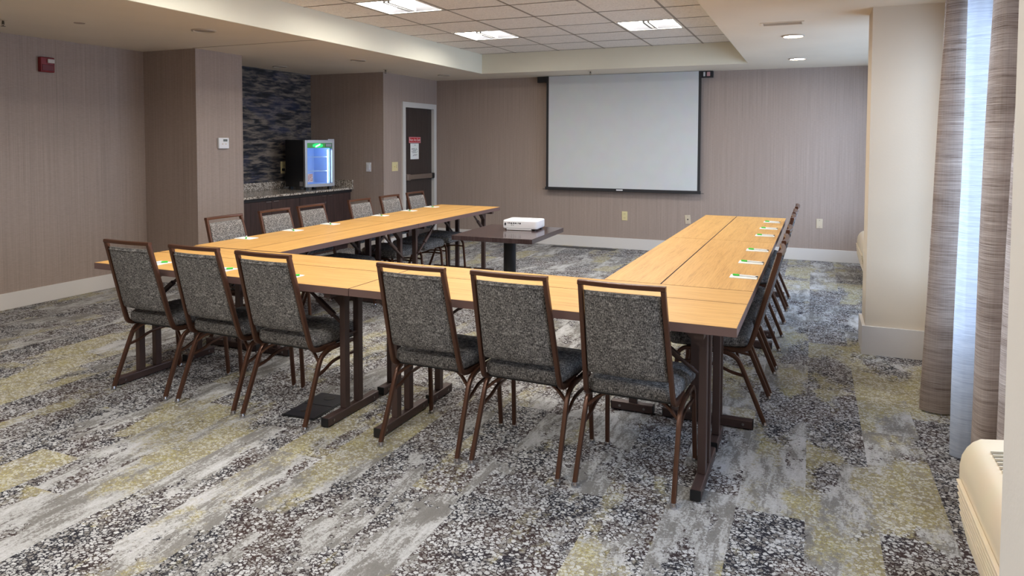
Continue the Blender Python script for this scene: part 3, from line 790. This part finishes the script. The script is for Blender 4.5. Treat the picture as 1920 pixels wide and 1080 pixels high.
# ------------------------------------------------------------------ tables
TZ = .74
def make_table(L, W, outer, label, ins, cat='table'):
    """local x along length (centred), y 0..W across, z up"""
    t = thing('folding_table', label, cat)
    e = .0016; g_ = .0027
    obj('table_top', BX(-L/2+e+g_, L/2-e-g_, e+g_, W-e-g_, TZ-.032, TZ), OAK, t, label='light oak laminate top')
    obj('edge_band', (lambda b_: b_)(ring(-L/2+g_, L/2-g_, g_, W-g_, TZ-.038, TZ-.0008, e)), EDGE, t, label='brown vinyl edge')
    bm = bmesh.new(); box(bm, -L/2+.06, L/2-.06, .02, W-.02, TZ-.037, TZ-.033); obj('underside', bm, METAL, t)
    for sg in (-1, 1):
        X = sg*(L/2-(ins[0] if sg < 0 else ins[1]))
        b0, b1 = (.0, .475) if outer else (.05, .285)
        b1 = min(b1, W+.0)
        bm = bmesh.new(); tube(bm, [(X, b0+.004, .027), (X, b1-.004, .027)], .045, .045, rnd=.12); fb = obj('foot_bar', bm, METAL, t)
        obj('end_cap', BX(X-.0215, X+.0215, b0-.0005, b0+.003, .005, .049), BLACKP, fb)
        obj('end_cap', BX(X-.0215, X+.0215, b1-.003, b1+.0005, .005, .049), BLACKP, fb)
        bm = bmesh.new(); cyl(bm, (X, b0+.05, .027), .007, .050, 10, 'X'); cyl(bm, (X, b1-.05, .027), .007, .050, 10, 'X'); obj('bolt', bm, BOLT, fb)
        obj('glide', BX(X-.02, X+.02, b0+.02, b0+.05, 0, .0045), BLACKP, fb); obj('glide', BX(X-.02, X+.02, b1-.05, b1-.02, 0, .0045), BLACKP, fb)
        pys = (W/2-.055, W/2+.065) if outer else (W/2+.01,)
        for py in pys:
            obj('post', BX(X-.0175, X+.0175, py-.0215, py+.0215, .050, TZ-.068, bevel=.003), METAL, t)
        bm = bmesh.new(); box(bm, X-.02, X+.02, .03, W-.03, TZ-.067, TZ-.0375)
        for py in pys:
            blob_pts = [(X-sg*.0, TZ-.067), (X-sg*.09, TZ-.067), (X-sg*.0, TZ-.15)]
            lo = [bm.verts.new((p[0], py-.0225, p[1])) for p in blob_pts]; hi = [bm.verts.new((p[0], py+.0225, p[1])) for p in blob_pts]
            bm.faces.new(lo); bm.faces.new(hi[::-1])
            for i in range(3): bm.faces.new((lo[i], lo[(i+1) % 3], hi[(i+1) % 3], hi[i]))
        obj('hinge_bracket', bm, METAL, t)
        yb = W/2 + (.005 if outer else .045)
        bm = bmesh.new()
        P0 = Vector((X-sg*.34, yb, TZ-.045)); P1 = Vector((X-sg*.0, yb, .44))
        tube(bm, fillet([P0, P0.lerp(P1, .45)+Vector((sg*.012, 0, -.012)), P1], .03), .016, .016)
        tube(bm, [P0.lerp(P1, .34), P0.lerp(P1, .66)], .028, .028)
        tube(bm, [(P1.x, yb-.055 if outer else yb-.035, P1.z), (P1.x, yb+.055 if outer else yb+.0, P1.z)], .014, .014)
        obj('brace', bm, METAL, t)
    return t
L, w1, w2 = 1.88, .465, .308
A = -.0085; ox, oy = -.262, 2.95
def tw(a, b): c, s_ = math.cos(A), math.sin(A); return (ox+a*c-b*s_, oy+a*s_+b*c, 0)
lf = 'oak laminate folding table '
t_o = make_table(L, w1, True, lf+'at the front right, nearest the viewer', (.17, .155)); t_o.location = tw(-L/2, 0); t_o.rotation_euler = (0, 0, A)
t_i = make_table(L, w2, False, lf+'narrow, behind the front right table', (.17, .155)); t_i.location = tw(-L/2, w1); t_i.rotation_euler = (0, 0, A)
dup(t_o, tw(-1.5*L, 0), A, lf+'at the front left, before the three leftmost chairs')
dup(t_i, tw(-1.5*L, w1), A, lf+'narrow, behind the front left table')
b2 = w1+w2
# right row: outer side faces +x -> local y axis points to -x : rotation +90deg
r_o = make_table(L, w1, True, lf+'in the right row, outer side, nearer half', (.11, .205)); r_o.location = tw(0, b2+L/2); r_o.rotation_euler = (0, 0, A+PI/2)
r_i = make_table(L, w2, False, lf+'narrow, in the right row, inner side, nearer half', (.11, .205)); r_i.location = tw(-w1, b2+L/2); r_i.rotation_euler = (0, 0, A+PI/2)
dup(r_o, tw(0, b2+1.5*L), A+PI/2, lf+'in the right row, outer side, far end')
dup(r_i, tw(-w1, b2+1.5*L), A+PI/2, lf+'narrow, in the right row, inner side, far end')
# left row
LL = 1.835; lx = -4.04; ly = 3.765
for W_, off, outer, side in ((w1, 0, True, 'in the left row, outer side, '), (w2, w1, False, 'narrow, in the left row, inner side, ')):
    for k_, (ins_, wh) in enumerate((((.10, .12), 'nearer half'), ((.15, .06 if outer else .17), 'far end'))):
        q = make_table(LL, W_, outer, lf+side+wh, ins_); q.location = (lx+off, ly+(k_+.5)*LL, 0); q.rotation_euler = (0, 0, -PI/2)

# ------------------------------------------------------------------ chairs
def rounded_slab(bm, outline, z0, z1, r, crown=0):
    """pad with rounded edges: outline in xy, built from inset rings"""
    n_ = len(outline); c = Vector((sum(p[0] for p in outline)/n_, sum(p[1] for p in outline)/n_))
    def ring_(inset, z):
        out = []
        for i, p in enumerate(outline):
            a, b_ = Vector(outline[i-1]), Vector(outline[(i+1) % n_]); p = Vector(p)
            tdir = (b_-a).normalized(); nn = Vector((tdir.y, -tdir.x))
            if nn.dot(p-c) < 0: nn = -nn
            q = p-nn*inset; out.append(bm.verts.new((q.x, q.y, z)))
        return out
    rs = []
    K = 4
    for k in range(K+1):
        t_ = PI/2*k/K; rs.append(ring_(r*(1-math.sin(t_)), z0+r*(1-math.cos(t_))))
    for k in range(K+1):
        t_ = PI/2*k/K; rs.append(ring_(r*(1-math.cos(t_)), z1-r+r*math.sin(t_)))
    rs.append(ring_(r*1.55, z1+crown))
    for i in range(len(rs)-1):
        for k in range(n_): bm.faces.new((rs[i][k], rs[i][(k+1) % n_], rs[i+1][(k+1) % n_], rs[i+1][k]))
    bm.faces.new(rs[0][::-1]); bm.faces.new(rs[-1])
def rrect(x0, x1, y0, y1, r, taper=0, n=4, bow=0):
    out = []
    for (sx, sy, base) in ((1, 1, 0), (-1, 1, PI/2), (-1, -1, PI), (1, -1, 1.5*PI)):
        cxx = (x1-r) if sx > 0 else (x0+r); cyy = (y1-r) if sy > 0 else (y0+r)
        for k in range(n+1):
            t_ = base+PI/2*k/n; px, py = cxx+r*math.cos(t_), cyy+r*math.sin(t_)
            if sy < 0: px *= (1-taper)
            out.append((px, py))
    return out
TILT = -.272   # dy/dz of the back
def yb(z): return .068+(z-.445)*TILT
def make_chair(label):
    t = thing('banquet_chair', label, 'chair')
    # seat
    bm = bmesh.new(); rounded_slab(bm, rrect(-.212, .212, .085, .505, .045, .09), .392, .462, .026, .008)
    for v in bm.verts:
        if v.co.y > .35: v.co.z -= (v.co.y-.35)*.10
    obj('seat', bm, FABRIC, t, smooth=True)
    # back pad: two pillowed grids joined along the rim, tilted and gently bowed
    bm = bmesh.new()
    us = [-1, -.985, -.95, -.88, -.7, -.45, -.2, 0, .2, .45, .7, .88, .95, .985, 1]; vs_ = [-1, -.99, -.96, -.9, -.7, -.35, 0, .35, .7, .9, .96, .99, 1]
    def face_pt(u, v_, sgn):
        wz = (v_+1)/2; z = .492+.378*wz; x = u*.170*(1.03-.075*wz)
        th = .017*(max(0, 1-abs(u)**14)*max(0, 1-abs(v_)**18))**.45
        bow = .012*(1-u*u)
        return Vector((x, yb(z)-bow-.0+sgn*th+.003, z))
    fr_ = [[bm.verts.new(face_pt(u, v_, -1)) for u in us] for v_ in vs_]; bk_ = [[bm.verts.new(face_pt(u, v_, 1)) for u in us] for v_ in vs_]
    for a_ in range(len(vs_)-1):
        for b_ in range(len(us)-1):
            bm.faces.new((fr_[a_][b_], fr_[a_][b_+1], fr_[a_+1][b_+1], fr_[a_+1][b_])); bm.faces.new((bk_[a_][b_], bk_[a_+1][b_], bk_[a_+1][b_+1], bk_[a_][b_+1]))
    bmesh.ops.remove_doubles(bm, verts=bm.verts, dist=.00005)
    obj('backrest', bm, FABRIC, t, smooth=True)
    bm = bmesh.new()
    # piping seam along the top of the back pad
    tube(bm, [(x, yb(.856)-.0135-.012*(1-(x/.16)**2), .856) for x in [-.150+.3*k/8 for k in range(9)]], .004, .004); 
    obj('piping', bm, FABRIC, t)
    # back frame : one bent tube
    xs_, xt = .187, .1725
    left = [(-.190, .27, .383), (-.190, .135, .381), (-.190, .085, .395), (-xs_, .066, .450), (-xt, yb(.903), .903)]
    right = [(-p[0], p[1], p[2]) for p in left][::-1]
    topc = [(-xt*.5, yb(.903)-.012, .906), (xt*.5, yb(.903)-.012, .906)]
    bm = bmesh.new()
    tube(bm, fillet(left[:-1]+[(-xt-.0, yb(.903), .895)], .05), .020, .026, side=(1, 0, 0))
    tube(bm, fillet([(xt, yb(.903), .895)]+right[1:], .05), .020, .026, side=(1, 0, 0))
    tr = [(-xt-.010, yb(.903)+.0, .903)]
    for k in range(9):
        x = -xt+.004+2*(xt-.004)*k/8; tr.append((x, yb(.903)-.014*(1-(x/xt)**2), .903))
    tr.append((xt+.010, yb(.903), .903))
    tube(bm, tr, .026, .021, up=Vector((0, 0, 1)))
    bf = obj('back_frame', bm, FRAME, t, smooth=True)
    # lower cross rail behind pad
    for sg in (-1, 1):
        x = sg*.2115
        # rear leg
        bm = bmesh.new()
        tube(bm, fillet([(x, .0, .016), (sg*.206, .118, .30), (sg*.2055, .142, .345), (sg*.2055, .205, .372), (sg*.2055, .28, .372)], .045), .020, .024, side=(1, 0, 0))
        lg = obj('leg', bm, FRAME, t, smooth=True)
        bm = bmesh.new(); lathe(bm, [(.0135, 0), (.0155, .004), (.0155, .010), (.012, .018), (.011, .024)], 16, (x, -.002, 0)); obj('glide', bm, CHROME, lg, smooth=True)
        # front leg
        bm = bmesh.new()
        tube(bm, fillet([(sg*.211, .478, .016), (sg*.2055, .452, .340), (sg*.2055, .415, .372), (sg*.2055, .282, .372)], .04), .020, .022, side=(1, 0, 0))
        lg = obj('leg', bm, FRAME, t, smooth=True)
        bm = bmesh.new(); lathe(bm, [(.0135, 0), (.0155, .004), (.0155, .010), (.012, .018), (.011, .024)], 16, (sg*.211, .480, 0)); obj('glide', bm, CHROME, lg, smooth=True)
        # side stretcher with a slight wave
        bm = bmesh.new()
        tube(bm, fillet([(sg*.205, .098, .250), (sg*.200, .17, .262), (sg*.198, .24, .292), (sg*.198, .34, .300), (sg*.204, .455, .296)], .03), .012, .016, side=(1, 0, 0))
        obj('stretcher', bm, FRAME, t, smooth=True)
        # corner strut to the seat underside
        bm = bmesh.new()
        tube(bm, fillet([(sg*.200, .128, .318), (sg*.150, .150, .362), (sg*.10, .165, .382), (0, .17, .384)], .03), .014, .014)
        obj('strut', bm, FRAME, t, smooth=True)
    bm = bmesh.new(); box(bm, -.19, .19, .12, .47, .380, .390); obj('seat_board', bm, BLACKP, t)
    return t
ch = make_chair('x')
used = False
def chair(x, y, rz, label, group):
    """x,y: mid of the two rear feet"""
    global used
    if not used: used = True; ch.location = (x, y, 0); ch.rotation_euler = (0, 0, rz); ch['label'] = label; ch['group'] = group; return ch
    return dup(ch, (x, y, 0), rz, label, group)
G1 = 'grey tweed chairs along the front row'
g0 = 'grey tweed banquet chair, '
for (x, y, rz, lab) in ((-3.592, 2.93, -.01, 'front row, first from the left, by the table end'),
                        (-3.076, 2.925, -.03, 'front row, second from the left'),
                        (-2.576, 2.90, -.03, 'front row, left of the table leg pair at the centre'),
                        (-1.695, 2.888, -.03, 'front row, right of the centre table legs'),
                        (-1.203, 2.886, -.03, 'front row, second from the right'),
                        (-.702, 2.873, -.03, 'front row, last on the right, nearest the viewer')):
    chair(x, y, rz, g0+lab, G1)
G2 = 'grey tweed chairs along the right row'
for (y, x, lab) in ((4.11, -.205, 'right row, nearest the viewer'), (4.59, -.20, 'right row, second from the front'), (5.145, -.195, 'right row, third from the front'),
                    (5.97, -.19, 'right row, fourth from the front'), (6.44, -.188, 'right row, second from the back wall'), (7.0, -.18, 'right row, nearest the back wall')):
    chair(x, y, PI/2, g0+lab, G2)
G3 = 'grey tweed chairs along the left row'
for (y, x, lab) in ((4.147, -4.075, 'left row, in front of the thermostat column'), (4.713, -4.085, 'left row, before the left cabinet doors'), (5.185, -4.085, 'left row, before the right cabinet doors'),
                    (5.91, -4.072, 'left row, under the white rocker switch'), (6.46, -4.072, 'left row, left of the last chair by the door'), (7.02, -4.09, 'left row, last one, in front of the dark door')):
    chair(x, y, -PI/2, g0+lab, G3)

# ------------------------------------------------------------------ pads and pens
def make_pad(label, cat, loc, rz, g_):
    t = thing('notepad', label, cat, loc, rz, g_)
    obj('sheets', BX(-.072, .072, -.05, .05, .0004, .004), PAPER, t)
    obj('binding', BX(-.072, .072, .044, .0503, .004, .0046), plain('pad_edge', srgb(222, 226, 222), .6), t)
    return t
def make_pen(label, loc, rz, g_):
    t = thing('pen', label, 'pen', loc, rz, g_)
    bm = bmesh.new(); cyl(bm, (-.02, 0, .0055), .0045, .085, 12, 'X'); obj('barrel', bm, WHITEP, t, smooth=True)
    bm = bmesh.new(); cyl(bm, (.041, 0, .0055), .0052, .036, 12, 'X'); obj('cap', bm, GREEN, t, smooth=True, label='green cap')
    bm = bmesh.new(); cyl(bm, (-.068, 0, .0055), .004, .012, 12, 'X', r2=.0015); obj('tip', bm, INKS, t)
    return t
pad0 = pen0 = None
def place(x, y, rz, prz, where, grp):
    global pad0, pen0
    a_, b_ = 'white notepad on the table, '+where, 'white pen with a green cap on the notepad, '+where
    gp, gq = 'notepads '+grp, 'pens '+grp
    dx, dy = .0, .0
    if pad0 is None:
        pad0 = make_pad(a_, 'notepad', (x, y, TZ), rz, gp); pen0 = make_pen(b_, (x, y, TZ+.0046), prz, gq)
    else:
        dup(pad0, (x, y, TZ), rz, a_, gp); dup(pen0, (x+dx, y+dy, TZ+.0046), prz, b_, gq)
names = ['nearest the front', 'second from the front', 'third from the front', 'fourth from the front', 'fifth from the front', 'farthest away']
for i, y in enumerate((4.10, 4.61, 5.15, 5.99, 6.49, 7.03)):
    place(-.336, y, 0, PI-.12-.03*(i % 3), 'right row, '+names[i], 'of the right row')
for i, y in enumerate((4.20, 4.73, 5.23, 6.04, 6.59, 7.08)):
    place(-3.965, y, 0, -.85+.1*(i % 2), 'left row, '+names[i], 'of the left row')
for i, (x, y) in enumerate(((-3.665, 3.085), (-3.14, 3.075), (-2.655, 3.065))):
    place(x+.035, y+.02, PI/2, .25+.5, 'front row, beside the %s chair' % ['first', 'second', 'third'][i], 'of the front row')

# ------------------------------------------------------------------ projector table and projector
s = thing('pedestal_table', 'dark brown square pedestal table holding the projector', 'table', (-2.27, 5.36, 0), .03)
obj('table_top', BX(-.335, .335, -.405, .405, .712, .75, bevel=.003), PTOP, s)
bm = bmesh.new(); lathe(bm, [(.051, .03), (.051, .69), (.10, .695), (.10, .711)], 32); obj('column', bm, BLACKP, s, smooth=True)
bm = bmesh.new(); lathe(bm, [(.27, 0), (.27, .008), (.22, .02), (.08, .035), (.052, .05)], 40); obj('base', bm, BLACKP, s, smooth=True)
s = thing('projector', 'white projector lying on the dark pedestal table', 'projector', (-2.225, 5.56, .75), .08)
bm = bmesh.new(); rounded_slab(bm, rrect(-.150, .150, -.125, .125, .028), .012, .082, .010, .001)
obj('body', bm, plain('projector_white', srgb(236, 237, 242), .3), s, smooth=True)
bm = bmesh.new()
for k, (x, z, w, h) in enumerate(((-.125, .050, .014, .022), (-.103, .060, .008, .006), (-.09, .060, .012, .008), (-.072, .058, .014, .010), (-.07, .044, .006, .006), (-.052, .059, .012, .010), (-.055, .043, .006, .006), (-.034, .059, .016, .008), (-.012, .060, .010, .007), (.004, .058, .012, .012))):
    box(bm, x-w/2, x+w/2, -.1262, -.124, z-h/2, z+h/2)
obj('port', bm, INKS, s, label='row of dark connection ports')
obj('base_lip', BX(-.115, .10, -.123, -.105, .004, .0125), WHITEP, s)
bm = bmesh.new()
for k in range(5): box(bm, .05+.012*k, .056+.012*k, .0, .085, .083, .0838)
obj('vent', bm, plain('vent_grey', srgb(186, 186, 192), .5), s)
obj('control_panel', BX(-.06, .02, .03, .085, .083, .0836), plain('panel_grey', srgb(206, 206, 212), .4), s)
for x in (-.12, .12):
    for y in (-.095, .095): obj('foot', CY((x, y, .0065), .012, .013, 14), BLACKP, s)

# ------------------------------------------------------------------ wall air conditioners
def make_ac(label, loc, L_):
    """local: x = 0 at the wall side going -x into the room ; y 0..L_ ; """
    t = thing('air_conditioner', label, 'air conditioner', loc)
    prof = [(0, .02), (-.30, .02), (-.345, .10), (-.372, .20), (-.385, .31), (-.385, .355), (-.379, .390), (-.365, .418), (-.348, .438), (-.325, .452), (-.13, .474), (-.06, .479), (0, .48)]
    prof = [(p[0], p[1]*1.035) for p in prof]
    bm = bmesh.new()
    lo = [bm.verts.new((p[0], 0, p[1])) for p in prof]; hi = [bm.verts.new((p[0], L_, p[1])) for p in prof]
    bm.faces.new(lo); bm.faces.new(hi[::-1])
    for i in range(len(prof)): bm.faces.new((lo[i], lo[(i+1) % len(prof)], hi[(i+1) % len(prof)], hi[i]))
    obj('casing', bm, PTACM, t, smooth=True)
    # front slats
    def fx(z):
        for (xa, za), (xb, zb) in zip(prof[1:6], prof[2:6]):
            if za <= z <= zb: return xa+(xb-xa)*(z-za)/(zb-za)
        return -.385
    for k in range(12):
        z = .075+k*.0225; x = fx(z)
        obj('front_slat', BX(x-.014, x-.0005, .03, L_-.03, z, z+.008, bevel=.002), PTACM, t)
    # discharge grille
    def top(y0, y1, nm, m, xa, xb, dz, th):
        bm = bmesh.new()
        za, zb = (.452+(xa+.325)*.1128)*1.035+.0004, (.452+(xb+.325)*.1128)*1.035+.0004
        vs = [(xa, za), (xb, zb)]
        pts = [(xa, y0, za+dz), (xb, y0, zb+dz), (xb, y1, zb+dz), (xa, y1, za+dz)]
        lo = [bm.verts.new((p[0], p[1], p[2])) for p in pts]; hi = [bm.verts.new((p[0], p[1], p[2]+th)) for p in pts]
        bm.faces.new(lo[::-1]); bm.faces.new(hi)
        for i in range(4): bm.faces.new((lo[i], lo[(i+1) % 4], hi[(i+1) % 4], hi[i]))
        return obj(nm, bm, m, t)
    top(.30, L_-.11, 'grille_recess', PTACG, -.318, -.14, .0005, .0015)
    for k in range(int((L_-.44)/.03)+1):
        y = .31+k*.03
        if y+.006 < L_-.11: top(y, y+.006, 'grille_bar', PTACM, -.322, -.136, .002, .008)
    top(.06, .26, 'control_door', PTACM, -.315, -.14, .0005, .003)
    return t
make_ac('cream air conditioner beneath the near curtain at lower right', (XR-.005, 1.72, 0), 1.13)
make_ac('cream air conditioner half hidden behind the cream column', (XR-.005, 8.05, 0), 1.08)

# ------------------------------------------------------------------ curtains
def catmull(P, n):
    out = []
    for i in range(len(P)-1):
        p0, p1, p2, p3 = P[max(i-1, 0)], P[i], P[i+1], P[min(i+2, len(P)-1)]
        for k in range(n):
            t_ = k/n
            out.append(tuple(.5*((2*p1[j])+(-p0[j]+p2[j])*t_+(2*p0[j]-5*p1[j]+4*p2[j]-p3[j])*t_**2+(-p0[j]+3*p1[j]-3*p2[j]+p3[j])*t_**3) for j in (0, 1)))
    out.append(P[-1]); return out
def curtain_mesh(bot, topp, z0, z1, thick=.0025, nz=30, n=6):
    B, Tp = catmull(bot, n), catmull(topp, n)
    bm = bmesh.new(); rows = []
    for j in range(nz+1):
        t_ = j/nz; z = z0+(z1-z0)*t_; k_ = t_**1.15
        rows.append([bm.verts.new((B[i][0]*(1-k_)+Tp[i][0]*k_ + .004*math.sin(z*3+i*.4), B[i][1]*(1-k_)+Tp[i][1]*k_, z)) for i in range(len(B))])
    for j in range(nz):
        for i in range(len(B)-1): bm.faces.new((rows[j][i], rows[j][i+1], rows[j+1][i+1], rows[j+1][i]))
    r = bmesh.ops.solidify(bm, geom=bm.faces[:], thickness=thick)
    return bm
A_b = [(.80, 5.10), (.64, 4.90), (.71, 4.80), (.612, 4.68), (.67, 4.60), (.573, 4.49), (.63, 4.435), (.73, 4.45), (.79, 4.52), (.80, 4.60)]
A_t = [(.80, 5.10), (.70, 4.90), (.76, 4.80), (.672, 4.68), (.715, 4.60), (.655, 4.49), (.70, 4.435), (.755, 4.45), (.79, 4.52), (.80, 4.60)]
B_b = [(.80, 3.78), (.74, 3.72), (.672, 3.60), (.615, 3.40), (.64, 3.31), (.70, 3.32), (.735, 3.38), (.73, 3.28), (.655, 3.14), (.635, 3.04), (.68, 2.985), (.75, 2.99), (.82, 3.02)]
B_t = [(.82, 3.78), (.77, 3.72), (.71, 3.60), (.655, 3.40), (.675, 3.31), (.73, 3.32), (.76, 3.38), (.755, 3.28), (.70, 3.14), (.68, 3.04), (.72, 2.985), (.78, 2.99), (.83, 3.02)]
S_b = [(.80, 4.36), (.76, 4.22), (.72, 4.14), (.66, 3.98), (.626, 3.89), (.648, 3.85), (.672, 3.842), (.70, 3.84), (.735, 3.85), (.78, 3.86)]
S_t = [(.82, 4.36), (.79, 4.22), (.76, 4.14), (.70, 3.98), (.648, 3.89), (.67, 3.85), (.70, 3.842), (.73, 3.84), (.77, 3.85), (.81, 3.86)]
cA = obj('curtain', curtain_mesh(A_b, A_t, .012, ZC-.002), DRAPE, smooth=True)
tag(cA, 'taupe slub curtain hanging beside the cream column', 'curtain', 'curtains of the near window')
cS = obj('sheer_curtain', curtain_mesh(S_b, S_t, .008, ZC-.002, .001), SHEERM, smooth=True)
tag(cS, 'white sheer curtain lit blue between the two taupe curtains', 'curtain', 'curtains of the near window')
cB = obj('curtain', curtain_mesh(B_b, B_t, .012, ZC-.002), DRAPE, smooth=True)
tag(cB, 'taupe slub curtain hanging behind the near air conditioner', 'curtain', 'curtains of the near window')
